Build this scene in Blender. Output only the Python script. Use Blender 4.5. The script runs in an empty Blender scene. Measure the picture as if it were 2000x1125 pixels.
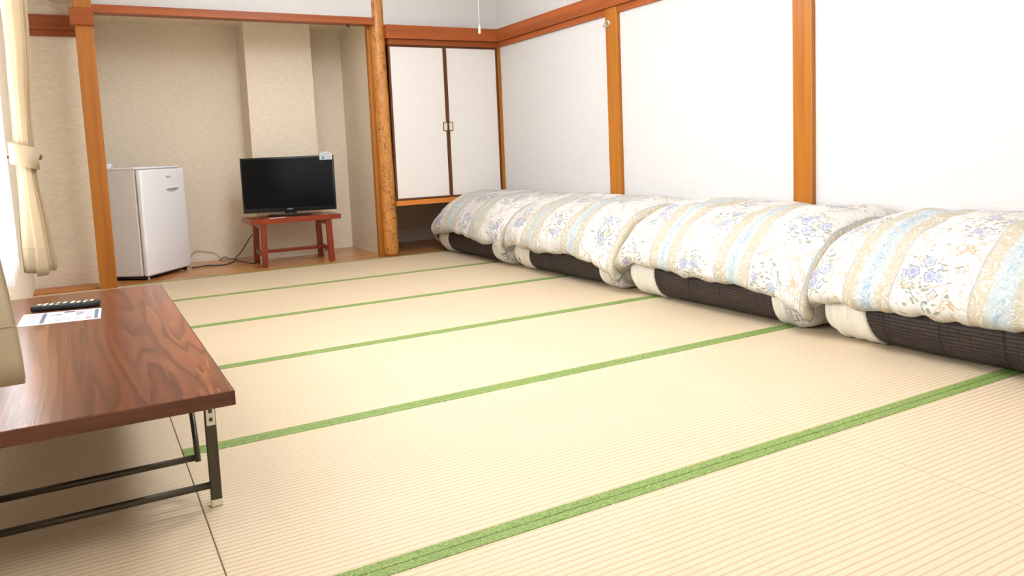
import bpy, bmesh, math, random
from mathutils import Vector, Matrix, noise

scn = bpy.context.scene
COL = scn.collection

def lin(r, g, b):
    f = lambda c: (c/12.92 if c <= 0.04045 else ((c+0.055)/1.055)**2.4)
    return (f(r/255), f(g/255), f(b/255), 1.0)

# ------------------------------------------------------------------ camera
F_PX, YAW, PITCH, ROLL = 1498.58, 0.506, -0.099, -0.043
CAM = Vector((-1.702, -1.395, 0.806))
fwd = Vector((math.sin(YAW)*math.cos(PITCH), math.cos(YAW)*math.cos(PITCH), math.sin(PITCH)))
rgt = Vector((math.cos(YAW), -math.sin(YAW), 0))
up = rgt.cross(fwd)
r2 = math.cos(ROLL)*rgt + math.sin(ROLL)*up
u2 = -math.sin(ROLL)*rgt + math.cos(ROLL)*up
cd = bpy.data.cameras.new('camera')
cam = bpy.data.objects.new('camera', cd)
COL.objects.link(cam)
cam.matrix_world = Matrix(((r2.x, u2.x, -fwd.x, CAM.x), (r2.y, u2.y, -fwd.y, CAM.y), (r2.z, u2.z, -fwd.z, CAM.z), (0, 0, 0, 1)))
cd.sensor_fit = 'HORIZONTAL'
cd.sensor_width = 36.0
cd.lens = 36.0*F_PX/2000.0
cd.shift_y = -(562.5-445.74)/2000.0
cd.clip_start = 0.01
scn.camera = cam

# ------------------------------------------------------------------ sky, daylight portal, exposure
W = bpy.data.worlds.new('sky')
scn.world = W
W.use_nodes = True
W.node_tree.nodes['Background'].inputs[0].default_value = (0.93, 0.97, 1.0, 1)
W.node_tree.nodes['Background'].inputs[1].default_value = 9.0
WIN = (-0.10, 2.38, 0.46, 1.96)      # window opening y0 y1 z0 z1
pl = bpy.data.lights.new('window_portal', 'AREA')
pl.shape = 'RECTANGLE'
pl.size = WIN[1]-WIN[0]
pl.size_y = WIN[3]-WIN[2]
pl.cycles.is_portal = True
po = bpy.data.objects.new('window_portal', pl)
COL.objects.link(po)
po.location = (-2.16, (WIN[0]+WIN[1])/2, (WIN[2]+WIN[3])/2)
po.rotation_euler = (math.radians(90), 0, math.radians(-90))
LAMP_E = 13.0
vs = scn.view_settings
vs.view_transform = 'Standard'
vs.look = 'None'
vs.gamma = 1.0
vs.use_curve_mapping = False
vs.exposure = 0.94

# ------------------------------------------------------------------ material helpers
class NT:
    def __init__(s, name):
        s.m = bpy.data.materials.new(name)
        s.m.use_nodes = True
        s.t = s.m.node_tree
        s.n = s.t.nodes
        s.b = s.n['Principled BSDF']
        s.out = s.n['Material Output']
    def add(s, typ, **kw):
        nd = s.n.new(typ)
        for k, v in kw.items():
            setattr(nd, k, v)
        return nd
    def link(s, a, b):
        s.t.links.new(a, b)
    def put(s, sock, v):
        if hasattr(v, 'is_output') or isinstance(v, bpy.types.NodeSocket):
            s.link(v, sock)
        elif isinstance(v, (tuple, list)) and sock.type == 'VALUE':
            sock.default_value = v[0]
        else:
            sock.default_value = v
    def math(s, op, a, b=None, c=None, clamp=False):
        nd = s.add('ShaderNodeMath', operation=op)
        nd.use_clamp = clamp
        s.put(nd.inputs[0], a)
        if b is not None: s.put(nd.inputs[1], b)
        if c is not None: s.put(nd.inputs[2], c)
        return nd.outputs[0]
    def mix(s, f, a, b):
        nd = s.add('ShaderNodeMix', data_type='RGBA')
        s.put(nd.inputs['Factor'], f)
        s.put(nd.inputs[6], a)
        s.put(nd.inputs[7], b)
        return nd.outputs[2]
    def coord(s, which='Object'):
        return s.add('ShaderNodeTexCoord').outputs[which]
    def mapping(s, vec, scale=(1, 1, 1), loc=(0, 0, 0), rot=(0, 0, 0)):
        nd = s.add('ShaderNodeMapping')
        s.link(vec, nd.inputs[0])
        nd.inputs['Scale'].default_value = scale
        nd.inputs['Location'].default_value = loc
        nd.inputs['Rotation'].default_value = rot
        return nd.outputs[0]
    def noise(s, vec, scale=5, detail=3, rough=.5, dist=0):
        nd = s.add('ShaderNodeTexNoise')
        s.link(vec, nd.inputs['Vector'])
        nd.inputs['Scale'].default_value = scale
        nd.inputs['Detail'].default_value = detail
        nd.inputs['Roughness'].default_value = rough
        nd.inputs['Distortion'].default_value = dist
        return nd.outputs['Fac']
    def vor(s, vec, scale, feature='F1', rnd=1.0, dim='3D'):
        nd = s.add('ShaderNodeTexVoronoi', feature=feature)
        nd.voronoi_dimensions = dim
        s.link(vec, nd.inputs['Vector'])
        nd.inputs['Scale'].default_value = scale
        nd.inputs['Randomness'].default_value = rnd
        return nd
    def ramp(s, fac, stops, interp='LINEAR'):
        nd = s.add('ShaderNodeValToRGB')
        cr = nd.color_ramp
        cr.interpolation = interp
        while len(cr.elements) < len(stops): cr.elements.new(0.5)
        for e, (p, c) in zip(cr.elements, stops):
            e.position = p
            e.color = c
        s.link(fac, nd.inputs[0])
        return nd.outputs[0]
    def step(s, v, e0, e1):
        nd = s.add('ShaderNodeMapRange', interpolation_type='SMOOTHSTEP')
        s.put(nd.inputs[0], v)
        nd.inputs[1].default_value = e0
        nd.inputs[2].default_value = e1
        return nd.outputs[0]
    def xyz(s, vec):
        nd = s.add('ShaderNodeSeparateXYZ')
        s.link(vec, nd.inputs[0])
        return nd.outputs
    def vecn(s, x, y, z=0.0):
        nd = s.add('ShaderNodeCombineXYZ')
        s.put(nd.inputs[0], x); s.put(nd.inputs[1], y); s.put(nd.inputs[2], z)
        return nd.outputs[0]
    def bump(s, h, strength=.3, dist=.002):
        nd = s.add('ShaderNodeBump')
        s.link(h, nd.inputs['Height'])
        nd.inputs['Strength'].default_value = strength
        nd.inputs['Distance'].default_value = dist
        s.link(nd.outputs[0], s.b.inputs['Normal'])
        return nd
    def base(s, c, rough=.5, metal=0.0, spec=None):
        s.put(s.b.inputs['Base Color'], c)
        s.b.inputs['Roughness'].default_value = rough
        s.b.inputs['Metallic'].default_value = metal
        if spec is not None: s.b.inputs['Specular IOR Level'].default_value = spec
        return s.m

def plain(name, rgb, rough=.5, metal=0.0, var=.04, scale=40, spec=None):
    t = NT(name)
    c = lin(*rgb)
    n = t.noise(t.coord(), scale, 2)
    d = tuple(max(0, x*(1-var*2)) for x in c[:3])+(1,)
    return t.base(t.mix(n, d, c), rough, metal, spec)

def wood(name, c_light, c_dark, grain=(30, 30, 1.2), rough=.4, amt=.6, spec=.4, scale=1.0):
    t = NT(name)
    v = t.mapping(t.coord(), tuple(g*scale for g in grain))
    n1 = t.noise(v, 1.0, 6, .6, .6)
    n2 = t.noise(t.mapping(t.coord(), tuple(g*scale*.25 for g in grain), (3, 7, 1)), 1.0, 3, .5, 1.2)
    f = t.math('ADD', t.math('MULTIPLY', n1, .6), t.math('MULTIPLY', n2, .5))
    f = t.step(f, .35, .75)
    f = t.math('MULTIPLY', f, amt)
    t.base(t.mix(f, lin(*c_light), lin(*c_dark)), rough, 0, spec)
    t.bump(n1, .12, .001)
    return t.m

def wallpaper(name, rgb, var=.06, strength=.25, spec=.2):
    t = NT(name)
    v = t.mapping(t.coord(), (24, 24, 190))
    n = t.noise(v, 1.0, 3, .6, .2)
    n2 = t.noise(t.mapping(t.coord(), (60, 60, 700)), 1.0, 2)
    c = lin(*rgb)
    d = tuple(x*(1-var*2.2) for x in c[:3])+(1,)
    f = t.math('ADD', t.math('MULTIPLY', n, .7), t.math('MULTIPLY', n2, .3))
    f = t.step(f, .35, .68)
    t.base(t.mix(f, d, c), .75, 0, spec)
    t.bump(f, strength, .0015)
    return t.m

M = {}
M['wall_white'] = wallpaper('white_wallpaper', (211, 208, 205), .03, .2)
M['wall_beige'] = wallpaper('beige_wallpaper', (246, 232, 209), .075, .3)
M['ceiling'] = plain('ceiling_board', (244, 240, 232), .8)
M['post'] = wood('amber_cedar_post', (180, 112, 30), (138, 74, 10), (26, 26, 1.0), .38, .75)
M['beam'] = wood('red_brown_beam', (172, 92, 44), (122, 60, 26), (1.0, 26, 26), .45, .7, .25)
M['beam_y'] = wood('red_brown_beam_side', (172, 92, 44), (122, 60, 26), (26, 1.0, 26), .45, .7, .25)
M['sill'] = wood('amber_sill', (206, 126, 52), (156, 82, 26), (1.0, 26, 26), .35, .7)
M['board'] = wood('polished_board_floor', (206, 142, 78), (160, 100, 50), (1.2, 22, 22), .22, .8, .5)
M['dark_frame'] = wood('dark_lacquer_frame', (104, 58, 30), (70, 36, 18), (20, 20, 20), .4, .6)
M['door_paper'] = wallpaper('door_paper', (228, 223, 217), .012, .08)
M['brass'] = plain('aged_brass', (112, 84, 46), .4, .4)

def mk_tatami():
    t = NT('tatami_rush')
    co = t.coord()
    s = t.xyz(co)
    wob = t.noise(t.mapping(co, (3, 3, 3)), 1.0, 2)
    y = t.math('ADD', s[1], t.math('MULTIPLY', wob, .009))
    ph = t.math('MULTIPLY', y, 2*math.pi/.0180)
    rid = t.math('ADD', t.math('MULTIPLY', t.math('SINE', ph), .5), .5)
    groove = t.math('POWER', rid, 5.0)
    fib = t.noise(t.mapping(co, (500, 40, 1)), 1.0, 2, .6)
    big = t.noise(t.mapping(co, (2, 3.5, 1)), 1.0, 3)
    c = t.mix(big, lin(208, 188, 156), lin(214, 196, 167))
    c = t.mix(t.math('MULTIPLY', fib, .3), c, lin(190, 168, 134))
    c = t.mix(t.math('MULTIPLY', groove, .45), c, lin(160, 132, 96))
    t.base(c, .55, 0, .35)
    h = t.math('SUBTRACT', t.math('MULTIPLY', fib, .25), groove)
    t.bump(h, .45, .0015)
    return t.m
M['tatami'] = mk_tatami()

def mk_heri():
    t = NT('green_border_cloth')
    co = t.coord()
    v = t.vor(t.mapping(co, (1, 1.4, 1)), 130, 'DISTANCE_TO_EDGE').outputs[0]
    n = t.noise(t.mapping(co, (90, 140, 1)), 1.0, 3, .6, 1.5)
    f = t.math('ADD', t.math('MULTIPLY', t.step(v, .0, .2), .5), t.math('MULTIPLY', t.step(n, .4, .6), .5))
    c = t.mix(f, lin(92, 122, 52), lin(150, 166, 98))
    t.base(c, .6, 0, .3)
    t.bump(f, .5, .0012)
    return t.m
M['heri'] = mk_heri()

def mk_log():
    t = NT('burl_log')
    co = t.coord()
    v = t.mapping(co, (1, 1, .55))
    n = t.noise(v, 24, 3, .55, 1.8)
    line = t.math('ABSOLUTE', t.math('SUBTRACT', n, .5))
    sq = t.math('SUBTRACT', 1.0, t.step(line, .0, .045))
    big = t.noise(v, 9, 3, .6, .6)
    pit = t.math('SUBTRACT', 1.0, t.step(t.vor(v, 60).outputs[0], .08, .3))
    msk = t.step(t.noise(v, 17, 2), .40, .54)
    c = t.mix(big, lin(178, 110, 44), lin(214, 150, 74))
    c = t.mix(t.math('MULTIPLY', t.math('MULTIPLY', sq, msk), .95), c, lin(92, 46, 12))
    c = t.mix(t.math('MULTIPLY', pit, .35), c, lin(126, 66, 22))
    t.base(c, .34, 0, .5)
    t.bump(t.math('ADD', t.math('MULTIPLY', big, .6), t.math('MULTIPLY', line, 1.5)), .6, .006)
    return t.m
M['log'] = mk_log()

def mk_tabletop():
    t = NT('walnut_laminate')
    co = t.coord()
    v = t.mapping(co, (5, .30, 5), (2.3, 1.1, 0))
    n1 = t.noise(v, 1.0, 3, .45, .35)
    fine = t.noise(t.mapping(co, (30, .8, 30)), 1.0, 2)
    w = t.math('FRACT', t.math('ADD', t.math('MULTIPLY', n1, 24.0), t.math('MULTIPLY', fine, .8)))
    g = t.noise(t.mapping(co, (150, 3, 100)), 1.0, 3, .6)
    band = t.noise(t.mapping(co, (4, .2, 4), (4, 2, 0)), 1.0, 2)
    c = t.mix(t.step(band, .3, .7), lin(96, 52, 34), lin(138, 78, 46))
    c = t.mix(t.math('MULTIPLY', t.step(w, .25, 1.0), .62), c, lin(54, 28, 20))
    c = t.mix(t.math('MULTIPLY', t.step(g, .45, .7), .4), c, lin(66, 36, 26))
    t.base(c, .22, 0, .32)
    return t.m
M['table'] = mk_tabletop()
M['table_edge'] = wood('walnut_edge_band', (104, 60, 40), (58, 32, 24), (4, 4, 60), .35, .8)
M['steel_brown'] = plain('dark_olive_steel', (74, 68, 56), .32, .5, .05)
M['cream_plastic'] = plain('cream_plastic', (226, 216, 190), .45)
M['dark_hole'] = plain('dark_slot', (52, 44, 38), .6)
M['fridge_door'] = plain('fridge_door_white', (238, 239, 241), .32, 0, .01)
M['fridge_body'] = plain('fridge_side_white', (222, 218, 214), .4, 0, .015)
M['rubber'] = plain('black_rubber', (24, 22, 22), .6)
M['logo_grey'] = plain('logo_grey', (110, 110, 112), .4)
M['logo_white'] = plain('logo_white', (222, 224, 228), .4)
M['gasket'] = plain('grey_gasket', (120, 116, 112), .6)
M['stand_wood'] = wood('red_mahogany', (148, 56, 24), (92, 28, 14), (22, 22, 1.6), .3, .8)
M['stand_top'] = wood('red_mahogany_top', (150, 60, 26), (94, 30, 16), (1.6, 22, 22), .28, .8, .3)
M['tv_black'] = plain('gloss_black', (14, 15, 17), .12)
M['tv_back'] = plain('matte_black', (22, 22, 23), .5)
def mk_screen():
    t = NT('tv_screen')
    n = t.noise(t.coord(), 3, 2)
    return t.base(t.mix(n, lin(10, 11, 13), lin(13, 14, 16)), .16, 0, .12)
M['screen'] = mk_screen()
M['white_paint'] = plain('white_plastic', (240, 240, 240), .4, 0, .01)
M['black_cord'] = plain('black_cord', (36, 30, 28), .5)
M['grey_cord'] = plain('grey_cord', (150, 136, 122), .5)
M['hook_metal'] = plain('bright_nickel', (214, 200, 176), .25, .8)
M['hook_brown'] = plain('brown_hook', (140, 106, 70), .4)
M['alu'] = plain('aluminium', (196, 196, 192), .35, .8)

def mk_cloth(name, rgb, trans=.35, transp=0.0, weave=900, emb=.12):
    t = NT(name)
    co = t.coord()
    n = t.noise(t.mapping(co, (weave*.3, weave*.3, weave)), 1.0, 2)
    n2 = t.noise(co, 7, 3)
    c0 = lin(*rgb)
    c1 = tuple(x*.9 for x in c0[:3])+(1,)
    c = t.mix(t.math('ADD', t.math('MULTIPLY', n, .5), t.math('MULTIPLY', n2, .5)), c1, c0)
    t.base(c, .85, 0, .1)
    t.bump(n, emb, .001)
    tr = t.add('ShaderNodeBsdfTranslucent')
    t.link(c, tr.inputs[0])
    mx = t.add('ShaderNodeMixShader')
    mx.inputs[0].default_value = trans
    t.link(t.b.outputs[0], mx.inputs[1])
    t.link(tr.outputs[0], mx.inputs[2])
    last = mx.outputs[0]
    if transp > 0:
        tp = t.add('ShaderNodeBsdfTransparent')
        m2 = t.add('ShaderNodeMixShader')
        m2.inputs[0].default_value = transp
        t.link(last, m2.inputs[1])
        t.link(tp.outputs[0], m2.inputs[2])
        last = m2.outputs[0]
    t.link(last, t.out.inputs[0])
    return t.m
M['drape'] = mk_cloth('beige_drape_cloth', (206, 187, 155), .38)
M['sheer'] = mk_cloth('white_lace_sheer', (252, 252, 252), .55, .45)
def mk_sheet():
    t = NT('white_cotton_sheet')
    co = t.coord()
    fold = t.noise(t.mapping(co, (3, 26, 5)), 1.0, 3, .5, .8)
    sprig = t.step(t.noise(t.mapping(co, (30, 30, 30)), 1.0, 3, .6, 1.5), .64, .70)
    c = t.mix(fold, lin(214, 208, 194), lin(228, 223, 211))
    c = t.mix(t.math('MULTIPLY', sprig, .45), c, lin(190, 186, 160))
    t.base(c, .85, 0, .1)
    t.bump(fold, .7, .02)
    return t.m
M['sheet'] = mk_sheet()

def mk_glass():
    t = NT('window_glass')
    t.base((1, 1, 1, 1), .02)
    gl = t.add('ShaderNodeBsdfGlossy')
    gl.inputs['Roughness'].default_value = .02
    tp = t.add('ShaderNodeBsdfTransparent')
    fr = t.add('ShaderNodeFresnel')
    mx = t.add('ShaderNodeMixShader')
    t.link(fr.outputs[0], mx.inputs[0])
    t.link(tp.outputs[0], mx.inputs[1])
    t.link(gl.outputs[0], mx.inputs[2])
    t.link(mx.outputs[0], t.out.inputs[0])
    return t.m
M['glass'] = mk_glass()

def mk_emit(name, rgb, e):
    t = NT(name)
    t.base(lin(*rgb), .5)
    t.b.inputs['Emission Color'].default_value = lin(*rgb)
    t.b.inputs['Emission Strength'].default_value = e
    return t.m
M['lamp_glow'] = mk_emit('lamp_diffuser_glow', (240, 245, 255), LAMP_E)

def mk_duvet(name, phase, seed, period=.47, sw=.195):
    """striped floral print; UV in metres: u along the wall, v over the profile"""
    t = NT(name)
    uv = t.coord('UV')
    s = t.xyz(uv)
    wv = t.noise(uv, 9, 2)
    u = t.math('ADD', s[0], t.math('MULTIPLY', t.math('SUBTRACT', wv, .5), .012))
    v = s[1]
    pu = t.math('SUBTRACT', t.math('FRACT', t.math('DIVIDE', t.math('ADD', u, 50*period-phase+period/2), period)), .5)
    au = t.math('MULTIPLY', t.math('ABSOLUTE', pu), period)           # distance from stripe centre
    stripe = t.math('SUBTRACT', 1.0, t.step(au, sw/2-.001, sw/2+.001))
    border = t.math('MULTIPLY', t.step(au, sw/2-.008, sw/2-.006), stripe)
    centre = t.math('SUBTRACT', 1.0, t.step(au, .030, .046))
    # scroll lines of the stripe
    sn = t.noise(t.mapping(uv, (1, 1, 1), (seed, 2, 0)), 13, 1, .5, 1.6)
    scr = t.math('SUBTRACT', 1.0, t.step(t.math('ABSOLUTE', t.math('SUBTRACT', t.math('FRACT', t.math('MULTIPLY', sn, 7.0)), .5)), .06, .20))
    tan = t.mix(t.math('MULTIPLY', scr, .85), lin(210, 198, 172), lin(238, 234, 224))
    tan = t.mix(t.math('MULTIPLY', t.step(t.noise(uv, 40, 2, .5, 1.5), .54, .66), .4), tan, lin(200, 182, 146))
    blue = t.mix(t.math('MULTIPLY', scr, .8), lin(204, 213, 211), lin(236, 239, 235))
    bl2 = t.math('MULTIPLY', t.step(t.noise(t.mapping(uv, (1, .6, 1)), 60, 2, .5, 2), .5, .62), t.math('SUBTRACT', 1.0, t.step(au, .008, .022)))
    blue = t.mix(t.math('MULTIPLY', bl2, .75), blue, lin(146, 182, 206))
    strp = t.mix(centre, tan, blue)
    strp = t.mix(t.math('MULTIPLY', border, .8), strp, lin(190, 190, 192))
    # floral ground
    fu = t.math('SUBTRACT', t.math('FRACT', t.math('DIVIDE', t.math('ADD', u, 50*period-phase), period)), .5)
    lu = t.math('MULTIPLY', fu, period)
    cell = .30
    vv = t.math('DIVIDE', t.math('ADD', v, seed*.11+cell*20), cell)
    lv = t.math('MULTIPLY', t.math('SUBTRACT', t.math('FRACT', vv), .5), cell)
    ci = t.math('FLOOR', vv)
    off = t.math('MULTIPLY', t.math('SINE', t.math('MULTIPLY', ci, 2.4)), .045)
    du = t.math('SUBTRACT', lu, off)
    dn = t.noise(uv, 26, 2)
    d = t.math('SQRT', t.math('ADD', t.math('MULTIPLY', du, du), t.math('MULTIPLY', t.math('MULTIPLY', lv, lv), .8)))
    d = t.math('ADD', d, t.math('MULTIPLY', t.math('SUBTRACT', dn, .5), .06))
    vo = t.vor(uv, 16.5, 'F1', .85, '2D')
    pos = t.xyz(vo.outputs['Position'])
    an = t.math('ARCTAN2', t.math('SUBTRACT', v, pos[1]), t.math('SUBTRACT', s[0], pos[0]))
    rnd = t.xyz(vo.outputs['Color'])
    rr = t.math('ADD', vo.outputs['Distance'], t.math('MULTIPLY', t.math('SINE', t.math('ADD', t.math('MULTIPLY', an, 5.0), t.math('MULTIPLY', rnd[2], 20.0))), .035))
    rr = t.math('ADD', rr, t.math('MULTIPLY', t.math('SUBTRACT', t.noise(uv, 60, 2), .5), .16))
    sp = t.math('SINE', t.math('ADD', t.math('ADD', an, t.math('MULTIPLY', rr, 27.0)), t.math('MULTIPLY', t.noise(uv, 40, 2), 8.0)))
    lines = t.math('SUBTRACT', 1.0, t.step(t.math('ABSOLUTE', sp), .12, .38))
    lines = t.math('MAXIMUM', lines, t.math('MULTIPLY', t.step(rr, .30, .35), .9))
    petal = t.ramp(rnd[0], [(0, lin(178, 182, 212)), (.25, lin(160, 172, 208)), (.45, lin(206, 206, 228)), (.62, lin(182, 198, 216)), (.8, lin(226, 214, 198)), (.92, lin(172, 172, 204))], 'CONSTANT')
    petal = t.mix(t.math('MULTIPLY', t.step(rr, .02, .3), .55), petal, lin(238, 238, 244))
    petal = t.mix(t.math('MULTIPLY', lines, .75), petal, lin(104, 108, 140))
    rose = t.math('MULTIPLY', t.math('SUBTRACT', 1.0, t.step(rr, .37, .40)), t.step(rnd[1], .18, .20))
    clus = t.math('MULTIPLY', t.math('SUBTRACT', 1.0, t.step(d, .078, .084)), rose)
    # vines: spirals round the clusters and thin tendrils
    ang = t.math('ARCTAN2', lv, du)
    spir = t.math('SINE', t.math('ADD', t.math('MULTIPLY', t.math('LOGARITHM', t.math('ADD', d, .01), 2.718), 4.2), ang))
    vine = t.math('SUBTRACT', 1.0, t.step(t.math('ABSOLUTE', spir), .06, .13))
    n2 = t.noise(t.mapping(uv, (1, 1, 1), (seed*3.1, 5, 0)), 11, 2, .5, 1.6)
    ten = t.math('SUBTRACT', 1.0, t.step(t.math('ABSOLUTE', t.math('SUBTRACT', n2, .52)), .006, .018))
    vl = t.math('MAXIMUM', t.math('MULTIPLY', vine, .75), ten)
    lw = t.add('ShaderNodeVectorMath', operation='ADD')
    t.link(uv, lw.inputs[0])
    t.link(t.vecn(t.math('MULTIPLY', t.noise(uv, 8, 2), .12), t.math('MULTIPLY', t.noise(t.mapping(uv, (1, 1, 1), (5, 5, 0)), 8, 2), .12)), lw.inputs[1])
    leaf_v = t.vor(t.mapping(lw.outputs[0], (1, 2.3, 1), (0, 0, 0), (0, 0, .7)), 34, 'F1', 1.0, '2D')
    lf = leaf_v.outputs['Distance']
    leaf = t.math('MULTIPLY', t.math('SUBTRACT', 1.0, t.step(lf, .26, .32)), t.step(t.xyz(leaf_v.outputs['Color'])[0], .45, .47))
    near_c = t.math('SUBTRACT', 1.0, t.step(d, .09, .105))
    dust = t.math('MULTIPLY', t.step(t.xyz(leaf_v.outputs['Color'])[1], .86, .88), t.math('SUBTRACT', 1.0, t.step(d, .13, .16)))
    leaf = t.math('MULTIPLY', leaf, t.math('MAXIMUM', near_c, dust))
    lcol = t.mix(t.step(lf, .10, .26), lin(172, 176, 148), lin(100, 110, 96))
    gr = t.mix(t.math('MULTIPLY', vl, .8), lin(240, 236, 229), lin(206, 178, 138))
    gr = t.mix(t.math('MULTIPLY', leaf, .85), gr, lcol)
    gr = t.mix(t.math('MULTIPLY', clus, .95), gr, petal)
    c = t.mix(stripe, gr, strp)
    c = t.mix(.31, c, lin(40, 34, 26))
    t.base(c, .62, 0, .25)
    wr = t.noise(uv, 22, 4, .55, .4)
    t.bump(t.math('ADD', t.math('MULTIPLY', wr, 1.0), t.math('MULTIPLY', scr, .03)), .32, .012)
    return t.m

def mk_mattress():
    t = NT('brown_quilted_mattress')
    uv = t.coord('UV')
    wob = t.noise(uv, 14, 2)
    s = t.xyz(uv)
    vec = t.vecn(s[0], t.math('ADD', s[1], t.math('MULTIPLY', wob, .006)))
    br = t.add('ShaderNodeTexBrick')
    br.offset = .5
    t.link(vec, br.inputs['Vector'])
    br.inputs['Scale'].default_value = 1.0
    br.inputs['Brick Width'].default_value = .075
    br.inputs['Row Height'].default_value = .0135
    br.inputs['Mortar Size'].default_value = .0016
    br.inputs['Mortar Smooth'].default_value = .6
    br.inputs['Color1'].default_value = lin(66, 56, 52)
    br.inputs['Color2'].default_value = lin(56, 47, 44)
    br.inputs['Mortar'].default_value = lin(30, 24, 22)
    seam = t.math('ABSOLUTE', t.math('SUBTRACT', t.math('FRACT', t.math('DIVIDE', s[0], .215)), .5))
    sm = t.math('SUBTRACT', 1.0, t.step(seam, .004, .016))
    c = t.mix(t.math('MULTIPLY', sm, .8), br.outputs[0], lin(36, 28, 26))
    t.base(c, .6, 0, .3)
    h = t.math('MAXIMUM', br.outputs['Fac'], sm)
    nd = t.bump(h, .8, .004)
    nd.invert = True
    return t.m
M['mattress'] = mk_mattress()

def mk_print(name, rects, bg=(206, 207, 210)):
    """flat print: rectangles (u0,u1,v0,v1,rgb,kind) on paper, UV 0..1"""
    t = NT(name)
    uv = t.coord('UV')
    s = t.xyz(uv)
    c = lin(*bg)
    tx = t.step(t.noise(t.mapping(uv, (60, 16, 1)), 1.0, 2), .44, .52)
    for (a, b, e, f, rgb, kind) in rects:
        m = t.math('MULTIPLY', t.math('MULTIPLY', t.math('GREATER_THAN', s[0], a), t.math('LESS_THAN', s[0], b)),
                   t.math('MULTIPLY', t.math('GREATER_THAN', s[1], e), t.math('LESS_THAN', s[1], f)))
        if kind: m = t.math('MULTIPLY', m, tx)
        c = t.mix(m, c, lin(*[q*.78 for q in rgb]))
    t.base(c, .4, 0, .4)
    return t.m

# ------------------------------------------------------------------ mesh helpers
def link(name, me, mat=None, parent=None, smooth=False):
    o = bpy.data.objects.new(name, me)
    COL.objects.link(o)
    if mat is not None and len(me.materials) == 0:
        me.materials.append(mat)
    if parent is not None: o.parent = parent
    if smooth:
        for p in me.polygons: p.use_smooth = True
    return o

def bm_box(bm, x0, x1, y0, y1, z0, z1, bevel=0.0, seg=2, mtx=None):
    vs_ = [bm.verts.new(p) for p in ((x0, y0, z0), (x1, y0, z0), (x1, y1, z0), (x0, y1, z0), (x0, y0, z1), (x1, y0, z1), (x1, y1, z1), (x0, y1, z1))]
    fs = [bm.faces.new([vs_[i] for i in q]) for q in ((3, 2, 1, 0), (4, 5, 6, 7), (0, 1, 5, 4), (1, 2, 6, 5), (2, 3, 7, 6), (3, 0, 4, 7))]
    if mtx is not None:
        bmesh.ops.transform(bm, matrix=mtx, verts=vs_)
    if bevel > 0:
        es = list({e for f in fs for e in f.edges})
        bmesh.ops.bevel(bm, geom=es, offset=bevel, segments=seg, affect='EDGES', profile=.5)

def finish(bm, name):
    me = bpy.data.meshes.new(name)
    bmesh.ops.recalc_face_normals(bm, faces=bm.faces)
    bm.to_mesh(me)
    bm.free()
    return me

def box(name, x0, x1, y0, y1, z0, z1, mat, parent=None, bevel=0.0, seg=2, mtx=None, smooth=False):
    bm = bmesh.new()
    bm_box(bm, x0, x1, y0, y1, z0, z1, bevel, seg, mtx)
    return link(name, finish(bm, name), mat, parent, smooth)

def boxes(name, lst, mat, parent=None, bevel=0.0):
    bm = bmesh.new()
    for b in lst: bm_box(bm, *b, bevel=bevel)
    return link(name, finish(bm, name), mat, parent)

def bm_tube(bm, pts, r, n=10, cap=True):
    pts = [Vector(p) for p in pts]
    rad = r if isinstance(r, (list, tuple)) else [r]*len(pts)
    rings = []
    prev = None
    for i, p in enumerate(pts):
        a = pts[max(i-1, 0)]; b = pts[min(i+1, len(pts)-1)]
        d = (b-a).normalized()
        if prev is None:
            ref = Vector((0, 0, 1)) if abs(d.z) < .9 else Vector((1, 0, 0))
            x = d.cross(ref).normalized()
        else:
            x = (prev - d*prev.dot(d)).normalized()
        prev = x
        y = d.cross(x)
        rings.append([bm.verts.new(p + rad[i]*(math.cos(2*math.pi*k/n)*x + math.sin(2*math.pi*k/n)*y)) for k in range(n)])
    for i in range(len(rings)-1):
        for k in range(n):
            bm.faces.new((rings[i][k], rings[i][(k+1) % n], rings[i+1][(k+1) % n], rings[i+1][k]))
    if cap:
        bm.faces.new(rings[0][::-1]); bm.faces.new(rings[-1])

def tube(name, pts, r, mat, parent=None, n=10):
    bm = bmesh.new()
    bm_tube(bm, pts, r, n)
    o = link(name, finish(bm, name), mat, parent, True)
    return o

def catmull(pts, per=8):
    pts = [Vector(p) for p in pts]
    P = [pts[0]*2-pts[1]] + pts + [pts[-1]*2-pts[-2]]
    out = []
    for i in range(1, len(P)-2):
        for k in range(per):
            t = k/per
            a, b, c, d = P[i-1], P[i], P[i+1], P[i+2]
            out.append(.5*((2*b) + (c-a)*t + (2*a-5*b+4*c-d)*t*t + (3*b-a-3*c+d)*t**3))
    out.append(pts[-1])
    return out

def lathe(name, prof, mat, parent=None, n=32, loc=(0, 0, 0)):
    bm = bmesh.new()
    L = Vector(loc)
    rings = [[bm.verts.new(L+Vector((max(r, 1e-4)*math.cos(2*math.pi*k/n), max(r, 1e-4)*math.sin(2*math.pi*k/n), z))) for k in range(n)] for r, z in prof]
    for i in range(len(rings)-1):
        for k in range(n):
            bm.faces.new((rings[i][k], rings[i][(k+1) % n], rings[i+1][(k+1) % n], rings[i+1][k]))
    bm.faces.new(rings[0][::-1]); bm.faces.new(rings[-1])
    return link(name, finish(bm, name), mat, parent, True)

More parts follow.
